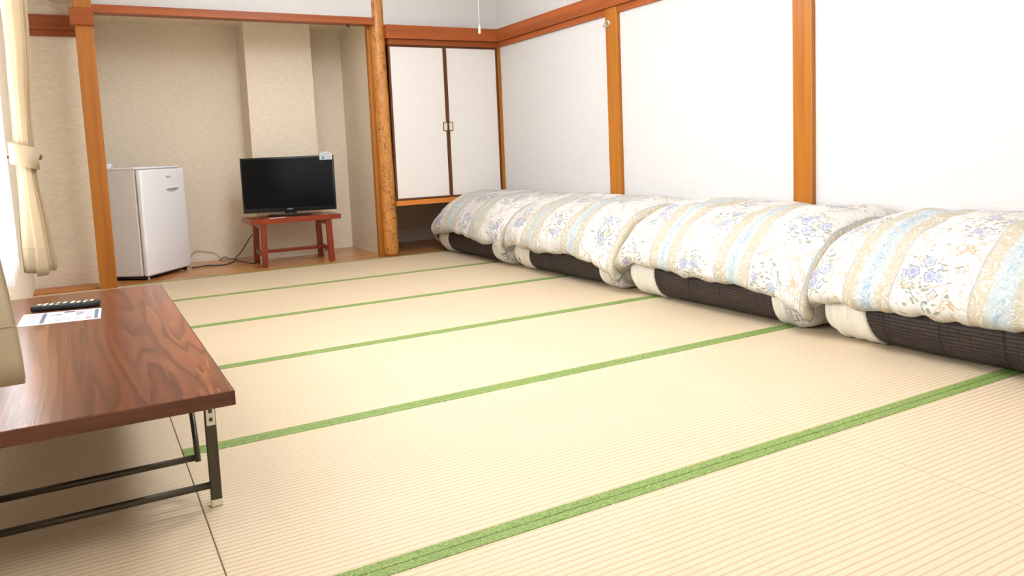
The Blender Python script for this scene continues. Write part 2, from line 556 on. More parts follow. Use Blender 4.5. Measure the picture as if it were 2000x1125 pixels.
def grid_mesh(name, rows, uvs=None, closed=False):
    """rows: list of lists of Vector; uvs same shape"""
    nr, nc = len(rows), len(rows[0])
    verts = [tuple(p) for r in rows for p in r]
    faces = []
    for i in range(nr-1):
        for j in range(nc-1):
            faces.append((i*nc+j, i*nc+j+1, (i+1)*nc+j+1, (i+1)*nc+j))
    me = bpy.data.meshes.new(name)
    me.from_pydata(verts, [], faces)
    if uvs:
        fl = [q for r in uvs for q in r]
        ul = me.uv_layers.new(name='UVMap')
        for lp in me.loops:
            ul.data[lp.index].uv = fl[lp.vertex_index]
    return me

def tag(o, label=None, cat=None, group=None, kind=None):
    if label: o['label'] = label
    if cat: o['category'] = cat
    if group: o['group'] = group
    if kind: o['kind'] = kind
    return o

def thing(name, label, cat, loc=(0, 0, 0), rz=0.0, group=None):
    o = bpy.data.objects.new(name, None)
    o.empty_display_size = .1
    COL.objects.link(o)
    o.location = loc
    o.rotation_euler = (0, 0, rz)
    return tag(o, label, cat, group)

def struct(o, label=None):
    return tag(o, label, kind='structure')

# ------------------------------------------------------------------ room dimensions
XR, XL = 1.52, -2.05
YB = 4.5            # line of the alcove front and cupboard
YT = 5.5            # alcove back wall
YF = -2.7
ZC = 2.4

# ------------------------------------------------------------------ floor of tatami
floor = struct(box('floor', XL, XR, YF, YB, -.12, -.045, M['board']), 'tatami matted floor of the room')
ML = 1.522
HB = .030
def mat_mesh(w, d):
    bm = bmesh.new()
    bm_box(bm, .0010, w-.0010, .001, d-.001, -.045, 0, .0015, 1)
    return finish(bm, 'tatami_mat')
def border_mesh(w, y0, y1):
    bm = bmesh.new()
    bm_box(bm, .0012, w-.0012, y0, y1, -.02, .0018, .001, 1)
    return finish(bm, 'cloth_border')
cache = {}
def place_mat(x0, y0, w, d, green=True):
    k = (round(w, 3), round(d, 3))
    if k not in cache:
        cache[k] = (mat_mesh(w, d), border_mesh(w, .001, HB), border_mesh(w, d-HB, d-.001))
        cache[k][0].materials.append(M['tatami'])
        cache[k][1].materials.append(M['heri'])
        cache[k][2].materials.append(M['heri'])
    o = link('tatami_mat', cache[k][0], None, floor)
    o.location = (x0, y0, 0)
    if green:
        for j in (1, 2):
            link('cloth_border', cache[k][j], None, o)
for r in range(-3, 5):
    y0 = r*.9
    place_mat(0, y0, XR, .9)
    place_mat(-ML, y0, ML, .9)
for y0, d in ((-2.7, .9), (-1.8, 1.8), (0, 1.8), (1.8, 1.8), (3.6, .9)):
    place_mat(XL, y0, -ML-XL, d, False)
struct(box('floor_alcove', XL, .43, YB+.001, YT+.05, -.1, -.001, M['board']), 'polished wooden board floor of the alcove')
struct(box('floor_cupboard', .431, XR, YB+.001, YT+.05, -.1, -.001, M['board']), 'wooden board floor under the cupboard')

# ------------------------------------------------------------------ walls
struct(box('wall_right', XR, XR+.1, YF, YT+.1, -.1, ZC, M['wall_white']), 'white papered wall behind the folded futons')
struct(box('wall_back', XL-.1, XR+.1, YT, YT+.1, -.1, ZC, M['wall_beige']), 'beige papered back wall of the alcove')
struct(box('wall_front', XL-.1, XR+.1, YF-.1, YF, -.1, ZC, M['wall_white']))
struct(box('ceiling', XL-.1, XR+.1, YF-.1, YT+.1, ZC, ZC+.06, M['ceiling']))
wy0, wy1, wz0, wz1 = WIN
struct(boxes('wall_left', [(XL-.1, XL, YF, wy0, -.1, ZC), (XL-.1, XL, wy1, YT, -.1, ZC),
                           (XL-.1, XL, wy0, wy1, -.1, wz0), (XL-.1, XL, wy0, wy1, wz1, ZC)], M['wall_beige']), 'papered wall around the window')
struct(box('wall_left_recess', XL, -1.64, 4.77, 4.83, -.002, ZC, M['wall_beige']), 'narrow greyish beige wall left of the amber post')
struct(box('wall_alcove_left', -1.80, -1.76, 4.83, YT, -.002, ZC, M['wall_beige']))
struct(box('wall_alcove_right', .425, .475, 4.62, YT, -.002, ZC, M['wall_beige']), 'beige side wall of the alcove')
struct(box('wall_alcove_column', -.465, .078, 5.20, YT, -.002, 1.953, M['wall_beige']), 'beige papered square column in the alcove')
struct(box('ceiling_alcove', -1.80, .44, 4.60, YT, 1.953, 1.99, M['wall_beige']), 'low beige ceiling of the alcove')
struct(box('wall_above_alcove', -1.57, .41, 4.535, 4.60, 1.89, ZC, M['wall_white']), 'white wall above the alcove lintel')
struct(box('wall_above_cupboard', .47, XR, 4.535, 4.60, 1.80, ZC, M['wall_white']), 'white wall above the cupboard')
struct(box('wall_cupboard_back', .475, XR, 5.44, YT, -.002, .5, M['wall_beige']))

# trims: beams, posts
def trim(n, *a, mat, bevel=.002, label=None):
    return struct(box('trim_%d' % n, *a, mat, None, bevel), label)
trim(1, -1.575, .40, 4.49, 4.60, 1.848, 1.902, mat=M['beam'], label='red brown lintel over the alcove')
trim(2, .485, XR-.042, 4.462, 4.535, 1.745, 1.850, mat=M['beam'], label='red brown beam above the cupboard doors')
trim(3, .512, XR-.02, 4.495, 4.60, 1.702, 1.7445, mat=M['beam'], label='thin upper rail above the cupboard doors')
trim(4, XR-.042, XR+.001, YF, 4.534, 1.745, 1.850, mat=M['beam_y'], label='red brown beam along the right wall')
# upper rail of the right wall runs between the posts
PY = ((2.810, 2.937), (1.240, 1.358), (-.330, -.212), (-1.90, -1.782))
edges = [4.494] + [y for p in PY for y in (p[1], p[0])] + [YF]
n = 5
for i in range(0, len(edges), 2):
    trim(n, XR-.022, XR+.001, edges[i+1]+.0005, edges[i]-.0005, 1.702, 1.7445, mat=M['beam_y'], label='thin rail under the beam on the right wall')
    n += 1
trim(n, XL, -1.645, 4.735, 4.772, 1.762, 1.862, mat=M['beam'], label='dark brown beam on the narrow left wall'); n += 1
trim(n, XL, -1.645, 4.748, 4.772, 1.722, 1.7615, mat=M['beam'], label='thin dark brown rail on the narrow left wall'); n += 1
trim(n, XL, -1.668, 4.505, 4.735, .0005, .012, mat=M['sill'], label='low wooden sill strip at the narrow left wall'); n += 1
for i, (a, b) in enumerate(PY):
    struct(box('trim_%d' % n, XR-.028, XR+.001, a, b, -.001, 1.7445, M['post'], None, .003),
           ('amber wooden post on the white wall, nearest the cupboard' if i == 0 else 'amber wooden post on the white wall, second from the cupboard' if i == 1 else 'amber wooden post on the right wall'))
    n += 1
trim(n, XR-.020, XR+.001, 4.4955, 4.60, .40, 1.7015, mat=M['post'], bevel=.001, label='thin corner post beside the cupboard'); n += 1
# left post with beam collar
lp = struct(box('trim_%d' % n, -1.662, -1.556, 4.445, 4.56, -.001, ZC, M['post'], None, .003), 'square amber post at the left of the alcove'); n += 1
col = box('collar', -1.688, -1.548, 4.415, 4.575, 1.752, 1.862, M['beam'], lp, .002)
tube('nail_hole', [(-1.612, 4.4152, 1.795), (-1.612, 4.4138, 1.795)], .004, M['dark_hole'], col, 8)
# log pillar
def log_pillar():
    bm = bmesh.new()
    nz, nk = 70, 40
    rings = []
    for i in range(nz+1):
        z = ZC*i/nz
        t = z/ZC
        cx, cy = .464-.022*t, 4.567
        ring = []
        for k in range(nk):
            a = 2*math.pi*k/nk
            d = Vector((math.cos(a), math.sin(a), 0))
            rr = .0605-.003*t + .0035*noise.noise(Vector((d.x*1.2, d.y*1.2, z*2.2))) + .0016*noise.noise(Vector((d.x*4, d.y*4, z*11)))
            rr *= 1-.12*max(0, (.03-z)/.03)**2
            ring.append(bm.verts.new((cx+rr*d.x, cy+rr*d.y, z-.001)))
        rings.append(ring)
    for i in range(nz):
        for k in range(nk):
            bm.faces.new((rings[i][k], rings[i][(k+1) % nk], rings[i+1][(k+1) % nk], rings[i+1][k]))
    bm.faces.new(rings[0][::-1]); bm.faces.new(rings[-1])
    return link('alcove_log_pillar', finish(bm, 'alcove_log_pillar'), M['log'], None, True)
lpill = log_pillar()
struct(lpill, 'rounded burl log pillar between alcove and cupboard')
struct(box('trim_%d' % n, .368, .440, 4.585, 4.635, -.001, 1.848, M['post'], None, .002), 'slim wooden edge strip beside the log pillar'); n += 1

# cupboard doors over the open base
struct(box('cupboard_sill', .505, XR-.001, 4.492, 4.60, .408, .448, M['sill'], None, .003), 'amber wooden sill under the cupboard doors')
struct(box('cupboard_base', .475, XR-.001, 4.60, 5.44, .425, .447, M['sill'], None), 'underside board of the hanging cupboard')
def cup_door(i, x0, x1, hs, label):
    d = struct(thing('door_%d' % i, None, None, ((x0+x1)/2, 4.53, .450)), label)
    w = (x1-x0)/2 - .0008
    zt = 1.252
    f = .0155
    box('panel', -w+f, w-f, -.006, .010, f, zt-f, M['door_paper'], d)
    box('stile', -w, -w+f, -.011, .013, 0, zt, M['dark_frame'], d, .0015, 1)
    box('stile', w-f, w, -.011, .013, 0, zt, M['dark_frame'], d, .0015, 1)
    box('rail', -w+f, w-f, -.0105, .0125, 0, f, M['dark_frame'], d, .0015, 1)
    box('rail', -w+f, w-f, -.0105, .0125, zt-f, zt, M['dark_frame'], d, .0015, 1)
    # square ring pull next to the meeting stile
    cx = hs*(w-f-.008)
    zc = .592
    h = thing('handle', 'small square brass ring pull', None)
    h.parent = d
    hw, hh, tk = .020, .036, .005
    boxes('ring', [(cx-hw, cx+hw, -.0165, -.0075, zc+hh-tk, zc+hh), (cx-hw, cx+hw, -.0165, -.0075, zc-hh, zc-hh+tk),
                   (cx-hw, cx-hw+tk, -.0165, -.0075, zc-hh+tk, zc+hh-tk), (cx+hw-tk, cx+hw, -.0165, -.0075, zc-hh+tk, zc+hh-tk)], M['brass'], h, .0012)
    box('plate', cx-hw+tk, cx+hw-tk, -.0125, -.0105, zc-hh+tk, zc+hh-tk, M['cream_plastic'], h)
cup_door(1, .512, 1.006, 1, 'white papered cupboard door beside the log pillar')
cup_door(2, 1.006, XR-.0205, -1, 'white papered cupboard door in the corner of the room')
tube('screw_hook', [(.19, 4.52, 1.8485), (.19, 4.52, 1.835), (.198, 4.52, 1.828), (.206, 4.52, 1.834)], .006, M['rubber'])
tag(bpy.data.objects['screw_hook'], 'tiny black hook under the alcove lintel', 'hook')
hk = thing('coat_hook', 'small round nickel hook high on the amber wall post', 'hook', (XR-.0285, 2.907, 1.645))
lathe('base_plate', [(.026, 0), (.026, .003), (.018, .006)], M['hook_metal'], hk, 20).rotation_euler = (0, math.radians(-90), 0)
tube('prong', catmull([(-.004, 0, .008), (-.022, 0, .004), (-.030, 0, -.012), (-.034, 0, -.026), (-.042, 0, -.014)], 4), .0045, M['hook_metal'], hk)

# ------------------------------------------------------------------ window, sheer and drapes
wn = struct(thing('window_1', None, None, (XL-.06, wy0, wz0)), 'aluminium sliding window behind the curtains')
wl, wh = wy1-wy0, wz1-wz0
for a in ((0, wl, 0, .04), (0, wl, wh-.04, wh), (0, .04, .04, wh-.04), (wl-.04, wl, .04, wh-.04), (wl/2-.03, wl/2+.03, .04, wh-.04)):
    box('window_frame', -.03, .03, a[0]+.0005, a[1]-.0005, a[2]+.0005, a[3]-.0005, M['alu'], wn, .002, 1)
box('pane', -.003, .003, .04, wl/2-.03, .04, wh-.04, M['glass'], wn)
box('pane', -.003, .003, wl/2+.03, wl-.04, .04, wh-.04, M['glass'], wn)

def sheer(name, y0, y1, x, z0, z1, label):
    rows = []
    ny, nz = 150, 14
    for i in range(nz+1):
        z = z1+(z0-z1)*i/nz
        rows.append([Vector((x + .016*math.sin(y*62+1.2*math.sin(y*9)) + .006*math.sin(y*23+z*2), y, z + (.006*math.sin(y*9) if i == nz else 0))) for y in [y0+(y1-y0)*j/ny for j in range(ny+1)]])
    me = grid_mesh(name, rows)
    o = link(name, me, M['sheer'], None, True)
    return tag(o, label, 'curtain')
sheer('sheer_curtain', -.12, 2.26, -1.972, .395, 2.06, 'white lace curtain hanging in front of the window')

def drape(name, yc, x_of, a_of, l_of, zt, zb, ztie, label, npl=5, hook=True, flip=1):
    root = thing(name, label, 'curtain', (-1.9, yc, zb))
    rows = []
    nz, nt = 46, 150
    for i in range(nz+1):
        z = zt+(zb-zt)*i/nz
        row = []
        for j in range(nt+1):
            t = j/nt
            ph = t*npl*2*math.pi
            w = math.sin(ph)
            w = .45*math.copysign(abs(w)**.75, w) + .55*math.asin(max(-1, min(1, w)))/(math.pi/2)
            x = x_of(z) + a_of(z)*w*(.82+.18*math.sin(j*.37+1)) + .004*noise.noise(Vector((t*9, z*5, 1)))
            y = yc + flip*l_of(z)*(t-.5) + .012*math.sin(ph*.5+z*2)*l_of(z)
            row.append(Vector((x+1.9, y-yc, z-zb + (.010*math.sin(t*7) if i == nz else 0))))
        rows.append(row)
    me = grid_mesh('cloth', rows)
    c = link('cloth', me, M['drape'], root, True)
    sm = c.modifiers.new('s', 'SOLIDIFY'); sm.thickness = .002
    # hem stitch band, a shallow raised line
    zi = [r for r in range(nz+1) if abs((zt+(zb-zt)*r/nz)-(zb+.095)) < (zt-zb)/nz*.5+1e-6][0]
    pts = [rows[zi][j]+Vector((0, -.0015, 0)) for j in range(0, nt+1, 1)]
    tube('hem_seam', pts, .0012, M['drape'], root, 5)
    # tie band
    bm = bmesh.new()
    nn = 44
    rx, ry = a_of(ztie)+.010, l_of(ztie)/2+.014
    top, bot, top2, bot2 = [], [], [], []
    for k in range(nn):
        a = 2*math.pi*k/nn
        cx, sy = math.copysign(abs(math.cos(a))**.7, math.cos(a)), math.copysign(abs(math.sin(a))**.7, math.sin(a))
        tilt = .014*cx*flip
        X = x_of(ztie)+1.9+rx*cx
        Y = ry*sy
        top.append(bm.verts.new((X, Y, ztie-zb+.044-tilt))); bot.append(bm.verts.new((X*1.0, Y, ztie-zb-.044-tilt)))
    for k in range(nn):
        q = (k+1) % nn
        bm.faces.new((bot[k], bot[q], top[q], top[k]))
    tb = link('tieback', finish(bm, 'tieback'), M['drape'], root, True)
    sm = tb.modifiers.new('s', 'SOLIDIFY'); sm.thickness = .005; sm.offset = 1
    return root
def lerp3(z, pts):
    pts = sorted(pts)
    if z <= pts[0][0]: return pts[0][1]
    for (a, va), (b, vb) in zip(pts, pts[1:]):
        if z <= b:
            t = (z-a)/(b-a)
            t = t*t*(3-2*t)
            return va+(vb-va)*t
    return pts[-1][1]
drape('tied_drape', 2.36,
      lambda z: lerp3(z, [(.40, -1.892), (.87, -1.905), (1.5, -1.890), (2.05, -1.895)]),
      lambda z: lerp3(z, [(.40, .062), (.87, .036), (1.5, .046), (2.05, .048)]),
      lambda z: lerp3(z, [(.40, .42), (.87, .15), (1.5, .36), (2.05, .46)]),
      2.05, .395, .875, 'cream drape tied back at the far end of the window, beside the narrow left wall', 4)
drape('tied_drape', .36,
      lambda z: lerp3(z, [(.41, -1.884), (.87, -1.905), (1.5, -1.898), (2.05, -1.898)]),
      lambda z: lerp3(z, [(.41, .056), (.87, .034), (1.5, .044), (2.05, .046)]),
      lambda z: lerp3(z, [(.41, .16), (.87, .12), (1.5, .36), (2.05, .46)]),
      2.05, .414, .875, 'cream drape hem hanging over the near corner of the low table', 4, True, -1)
th = thing('tieback_hook', 'small brown hook on the window wall holding the drape tie', 'hook', (XL, 2.62, .875))
lathe('base_plate', [(.016, 0), (.016, .004), (.006, .008)], M['hook_brown'], th, 16).rotation_euler = (0, math.radians(90), 0)
tube('prong', catmull([(.006, 0, 0), (.10, -.03, .002), (.17, -.09, -.002), (.196, -.12, -.012), (.200, -.125, .006)], 4), .005, M['hook_brown'], th)
tube('curtain_rail', [(-1.94, -.35, 2.075), (-1.94, 2.75, 2.075)], .012, M['alu'])
tag(bpy.data.objects['curtain_rail'], 'slim metal curtain rail above the window', 'curtain rail')
for yy in (-.3, 1.2, 2.7):
    box('rail_bracket', XL, -1.95, yy-.01, yy+.01, 2.065, 2.085, M['alu'], None).parent = bpy.data.objects['curtain_rail']

# ------------------------------------------------------------------ pendant lamps with pull cords, the two end ones added for light
def lamp(x, y, label, cord_end, glow, cx=0, cy=0):
    L = thing('ceiling_lamp', label, 'lamp', (x, y, 2.02), 0, 'round ceiling lamps')
    lathe('diffuser', [(.02, 0), (.19, .006), (.26, .03), (.29, .07), (.29, .12), (.26, .16), (.19, .184), (.05, .19)], glow, L, 40)
    lathe('housing', [(.05, .188), (.075, .20), (.075, .23), (.02, .24)], M['white_paint'], L, 24)
    tube('suspension', [(0, 0, .235), (0, 0, ZC-2.02)], .008, M['white_paint'], L)
    ce = cord_end-2.02
    pc = tube('pull_cord', [(cx, cy, .09), (cx+.001, cy, ce*.5), (cx, cy, ce+.03)], .0008, M['white_paint'], L, 6)
    tube('cord_knob', [(cx, cy, ce+.034), (cx, cy, ce+.02), (cx, cy, ce+.002), (cx, cy, ce)], [.0018, .004, .0055, .002], M['cream_plastic'], pc, 8)
lamp(-.30, 3.05, 'added round pendant lamp out of view, brightening the alcove', 1.95, M['lamp_glow'])  # added lamp, never in view, lifts the light in the alcove
lamp(-.32, 1.15, 'round white pendant lamp over the middle of the room with a long pull cord', 1.271, M['lamp_glow'], .020, .178)
lamp(-.30, -.75, 'added round pendant lamp out of view, brightening the front end of the room', 1.95, M['lamp_glow'])  # extra unseen lamp, added to brighten the near floor and wall

# ------------------------------------------------------------------ low folding table
TB = thing('folding_table', 'low walnut topped folding table beside the window', 'table', (-1.735, 1.16, 0))
TX0, TX1, TY0, TY1 = -.265, .275, -.878, .878     # local extents
box('tabletop', TX0+.0015, TX1-.0015, TY0+.0015, TY1-.0015, .300, .330, M['table'], TB, .0012, 1)
boxes('edge_band', [(TX0-.0005, TX1+.0005, TY0-.0005, TY0+.002, .2985, .3292), (TX0-.0005, TX1+.0005, TY1-.002, TY1+.0005, .2985, .3292),
                    (TX0-.0005, TX0+.002, TY0+.002, TY1-.002, .2985, .3292), (TX1-.002, TX1+.0005, TY0+.002, TY1-.002, .2985, .3292)], M['table_edge'], TB, .0006)
for sy in (-1, 1):
    yl = sy*.664
    for sx in (1, -1):
        xl = .246 if sx > 0 else -.236
        lg = box('leg', xl-.0125, xl+.0125, yl-.009, yl+.009, .014, .290, M['steel_brown'], TB, .003)
        box('foot_cap', xl-.0135, xl+.0135, yl-.010, yl+.010, 0, .018, M['cream_plastic'], lg, .003)
        bx_ = box('hinge_bracket', xl-.016, xl+.016, yl-.012, yl+.012, .262, .2995, M['steel_brown'], TB, .002)
        if True:
            yp = yl-.0093 if sy < 0 else yl+.0093
            pt = box('latch_plate', xl-.0095, xl+.0105, yp-.0012, yp+.0012, .198, .248, M['cream_plastic'], lg, .001)
            for zz in (.208, .228):
                box('slot', xl-.0035, xl+.0045, yp-.0018, yp+.0018, zz, zz+.009, M['dark_hole'], pt, .0008)
    tube('lower_bar', [(-.236+.0125, yl, .052), (.246-.0125, yl, .052)], .0085, M['steel_brown'], TB, 14)
    yb = yl - sy*.105
    br = tube('brace_bar', [(-.215, yb, .088), (.222, yb, .088)], .0080, M['steel_brown'], TB, 14)
    for xx in (-.215, .222):
        tube('brace_arm', [(xx, yb+sy*.010, .080), (xx, yb-sy*.012, .130), (xx, yb-sy*.060, .205)], .0070, M['steel_brown'], TB, 10)
        tube('brace_arm', [(xx, yb-sy*.052, .192), (xx, yb-sy*.125, .298)], .0085, M['steel_brown'], TB, 10)

# papers and remote on it
pm = mk_print('printed_sheet', [(.08, .24, .52, .90, (244, 200, 205), 1), (.10, .24, .12, .48, (200, 215, 230), 1), (.255, .305, .08, .93, (124, 128, 160), 0),
                                (.36, .50, .62, .75, (110, 110, 120), 1), (.52, .60, .82, .95, (130, 120, 130), 0), (.60, .66, .82, .95, (150, 70, 110), 0),
                                (.40, .62, .15, .5, (205, 205, 214), 1), (.68, .78, .5, .85, (120, 120, 130), 1), (.68, .76, .15, .3, (160, 160, 170), 1),
                                (.80, .89, .12, .3, (210, 60, 80), 1), (.80, .89, .42, .9, (190, 195, 215), 1), (.915, .965, .06, .94, (120, 145, 165), 0)])
def flat_sheet(name, corners, th, mat, parent=None, bulge=0.0):
    """corners ccw (x,y,z): a thin sheet with thickness"""
    nu, nv = 12, 6
    rows, uvs = [], []
    c = [Vector(q) for q in corners]
    for i in range(nv+1):
        v = i/nv
        row, uvr = [], []
        for j in range(nu+1):
            u = j/nu
            p = (c[0]*(1-u)+c[1]*u)*(1-v)+(c[3]*(1-u)+c[2]*u)*v
            row.append(p+Vector((0, 0, bulge*math.sin(math.pi*v)*(1-u))))
            uvr.append((u, v))
        rows.append(row); uvs.append(uvr)
    me = grid_mesh(name, rows, uvs)
    o = link(name, me, mat, parent)
    sm = o.modifiers.new('s', 'SOLIDIFY'); sm.thickness = th; sm.offset = -1
    return o
sh = flat_sheet('printed_sheet', [(-1.921, 1.408, .3308), (-1.690, 1.380, .3308), (-1.683, 1.590, .3308), (-1.914, 1.640, .3308)], .0006, pm, None, .001)
tag(sh, 'laminated programme sheet lying on the low table', 'paper')
rc = thing('remote_control', 'black television remote control lying on the low table', 'remote control', (-1.790, 1.672, .3312), math.radians(-11))
box('body', -.105, .105, -.024, .024, 0, .0185, M['tv_back'], rc, .005, 3, None, True)
bt = bmesh.new()
random.seed(3)
for i in range(9):
    for j in range(3):
        if (i in (3,) and j == 1): continue
        cx = -.082+i*.0195+(.006 if i > 4 else 0)
        cy = -.014+j*.014
        w = .0055
        o = box('button', cx-w, cx+w, cy-.004, cy+.004, .0183, .0206, M['cream_plastic'] if (i+j) % 4 else M['logo_grey'], rc, .0008, 1)

# ------------------------------------------------------------------ refrigerator
FR = thing('refrigerator', 'small white refrigerator with one door in the alcove', 'refrigerator', (-1.345, 4.640, 0), math.radians(51.5))
FW, FD, FH = .535, .43, .806
DT = .045
box('body', .004, FW-.004, DT+.006, FD, .028, FH-.008, M['fridge_body'], FR, .008, 3)
box('top_cover', 0, FW, DT-.002, FD+.004, FH-.010, FH+.006, M['fridge_door'], FR, .006, 3)
box('gasket', .014, FW-.014, DT-.001, DT+.0065, .04, FH-.02, M['gasket'], FR)
door = box('door', 0, FW, 0, DT, .026, FH-.012, M['fridge_door'], FR, .016, 4, None, True)
for p in door.data.polygons: p.use_smooth = True
# curved pull: lip above a grey patch painted as the shade beneath it
bm = bmesh.new()
rows = []
N = 22
for i in range(N+1):
    t = i/N
    x = .285+.165*t
    lipd = .019*math.sin(math.pi*min(1, t*1.05))**.5 if 0 < t < .952 else .0005
    rows.append((x, lipd))
for side in range(1):
    pr = []
    for x, d in rows:
        sec = [(0.001, .012), (-d, .010), (-d-.001, .003), (-d*.6, -.002), (.001, -.004)]
        pr.append([bm.verts.new((x, yy, .645+zz)) for yy, zz in sec])
    for a, b in zip(pr, pr[1:]):
        for k in range(4):
            bm.faces.new((a[k], b[k], b[k+1], a[k+1]))
h = link('handle', finish(bm, 'handle'), M['fridge_door'], door, True)
bm = bmesh.new()
pr = []
for i in range(N+1):
    t = i/N
    x = .288+.158*t
    dep = .030*math.sin(math.pi*t)**.6*(1-.45*t)
    pr.append([bm.verts.new((x, -.0006, .641)), bm.verts.new((x, -.0016, .641-dep*.5)), bm.verts.new((x, -.0006, .641-dep))])
for a, b in zip(pr, pr[1:]):
    for k in range(2): bm.faces.new((a[k], b[k], b[k+1], a[k+1]))
link('handle_shade_patch', finish(bm, 'handle_shade_patch'), plain('handle_shade_grey', (196, 195, 193), .5), door, True)  # shade under the lip, painted as a grey patch on the door
# small maker's mark: dark strokes too blurred to read
lg = bmesh.new()
x = .300
for w, hgt in ((.008, .016), (.007, .010), (.009, .010), (.007, .010), (.006, .014)):
    bm_box(lg, x, x+w*.4, -.0012, .0005, .726, .726+hgt)
    bm_box(lg, x+w*.4, x+w, -.0012, .0005, .726, .7285)
    bm_box(lg, x+w*.4, x+w, -.0012, .0005, .7335, .736)
    x += w+.003
link('maker_mark', finish(lg, 'maker_mark'), M['logo_grey'], door)
box('base_skirt', .015, FW-.015, .03, FD-.01, .010, .030, M['rubber'], FR)
for fx in (.03, FW-.05):
    lathe('foot', [(.012, 0), (.014, .004), (.010, .012), (.008, .03)], M['rubber'] if fx > .1 else M['alu'], FR, 14, (fx+.01, .035, 0))
    lathe('foot', [(.012, 0), (.014, .004), (.010, .012), (.008, .03)], M['rubber'], FR, 14, (fx+.01, FD-.05, 0))
for dx in (.008, ):
    box('hinge', .006, .05, .004, DT+.03, FH-.0125, FH-.004, M['fridge_body'], FR, .002)
tg = thing('white_cup', 'white rounded cup on top of the refrigerator, half behind the post', 'cup', (-1.545, 4.98, FH+.006))
lathe('cup_body', [(.028, 0), (.034, .004), (.038, .03), (.037, .034), (.034, .030), (.026, .006)], M['white_paint'], tg, 24)
tube('cup_handle', catmull([(.034, 0, .026), (.050, 0, .024), (.050, 0, .010), (.035, 0, .007)], 4), .003, M['white_paint'], tg, 8)

# ------------------------------------------------------------------ TV stand and television
SX, SY = -.268, 4.836
ST = thing('television_stand', 'red mahogany wooden stool bench under the television', 'stand', (SX, SY, 0), math.radians(-1.0))
sw, sd, sh_ = .349, .200, .374
for j in range(3):
    a = -sd+j*(2*sd/3)
    box('top_board', -sw, sw, a+.0008, a+2*sd/3-.0008, sh_-.038, sh_, M['stand_top'], ST, .002)
lx, ly = .252, .168
for sx in (-1, 1):
    for sy in (-1, 1):
        cx, cy = sx*lx, sy*ly
        bm = bmesh.new()
        q = [(-.022, -.017), (.022, -.017), (.022, .017), (-.022, .017)]
        b0 = [bm.verts.new((cx+sx*.008+px, cy+sy*.006+py, 0)) for px, py in q]
        b1 = [bm.verts.new((cx+px, cy+py, sh_-.038)) for px, py in q]
        bm.faces.new(b0[::-1]); bm.faces.new(b1)
        for k in range(4): bm.faces.new((b0[k], b0[(k+1) % 4], b1[(k+1) % 4], b1[k]))
        bmesh.ops.bevel(bm, geom=list(bm.edges), offset=.002, segments=1, affect='EDGES')
        link('leg', finish(bm, 'leg'), M['stand_wood'], ST)
    box('side_rail', sx*lx-.013, sx*lx+.013, -ly+.016, ly-.016, sh_-.080, sh_-.039, M['stand_wood'], ST, .002)
    box('side_stretcher', sx*(lx+.005)-.012, sx*(lx+.005)+.012, -ly+.014, ly-.014, .080, .118, M['stand_wood'], ST, .002)
box('long_stretcher', -lx+.006, lx-.006, -.028, .028, .092, .116, M['stand_top'], ST, .002)

TVT = thing('television', 'black flat screen television standing on the red wooden bench', 'television', (-.255, 4.900, sh_+.0005), math.radians(-21))
TW, TH, TZ = .731, .441, .030
box('back_shell', -TW*.38, TW*.38, .016, .075, TZ+.04, TZ+TH*.78, M['tv_back'], TVT, .012, 3)
bz = .014
box('cabinet', -TW/2, TW/2, -.012, .018, TZ, TZ+TH, M['tv_back'], TVT, .004, 3)
boxes('bezel', [(-TW/2+.001, TW/2-.001, -.0165, -.0118, TZ+.001, TZ+.034), (-TW/2+.001, TW/2-.001, -.0165, -.0118, TZ+TH-bz, TZ+TH-.001),
                (-TW/2+.001, -TW/2+bz, -.0165, -.0118, TZ+.034, TZ+TH-bz), (TW/2-bz, TW/2-.001, -.0165, -.0118, TZ+.034, TZ+TH-bz)], M['tv_black'], TVT, .001)
box('screen', -TW/2+bz-.001, TW/2-bz+.001, -.0135, -.0115, TZ+.033, TZ+TH-bz+.001, M['screen'], TVT)
box('neck', -.045, .045, -.004, .035, .008, TZ+.03, M['tv_black'], TVT, .004)
bm = bmesh.new()
bm_box(bm, -.17, .17, -.075, .085, 0, .012, .005, 2)
link('base', finish(bm, 'base'), M['tv_black'], TVT)
lg = bmesh.new()
x = -.022
for w in (.008, .006, .007, .006, .007):
    bm_box(lg, x, x+w, -.0172, -.0163, TZ+.018, TZ+.0195)
    bm_box(lg, x, x+.0022, -.0172, -.0163, TZ+.0195, TZ+.0255)
    bm_box(lg, x, x+w*.9, -.0172, -.0163, TZ+.0225, TZ+.0245)
    x += w+.0022
link('maker_mark', finish(lg, 'maker_mark'), M['logo_white'], TVT)
tube('power_button', [(.012, -.0045, .020), (.012, -.0052, .020)], .003, M['logo_grey'], TVT, 10)
tube('power_button', [(-.008, -.0045, .020), (-.008, -.0052, .020)], .003, M['logo_grey'], TVT, 10)
stm = mk_print('sticker_print', [(.12, .42, .08, .42, (130, 180, 220), 0), (.5, .72, .08, .42, (220, 170, 180), 1), (.74, .9, .1, .42, (150, 160, 175), 1),
                                 (.05, .95, .50, .56, (120, 140, 170), 0), (.15, .85, .62, .9, (200, 206, 214), 1)], (214, 217, 220))
bm = bmesh.new()
outl = [(0, 0), (1, 0), (1, .62), (.93, .82), (.75, 1.0), (.25, 1.0), (.07, .82), (0, .62)]
uvl = bm.loops.layers.uv.new('UVMap')
sx0, sx1, sz0, sz1 = TW/2-.108, TW/2-.010, TZ+TH-.036, TZ+TH+.026
fr = [bm.verts.new((sx0+(sx1-sx0)*a, -.0178, sz0+(sz1-sz0)*b)) for a, b in outl]
bk = [bm.verts.new((sx0+(sx1-sx0)*a, -.0170, sz0+(sz1-sz0)*b)) for a, b in outl]
f1 = bm.faces.new(fr)
f2 = bm.faces.new(bk[::-1])
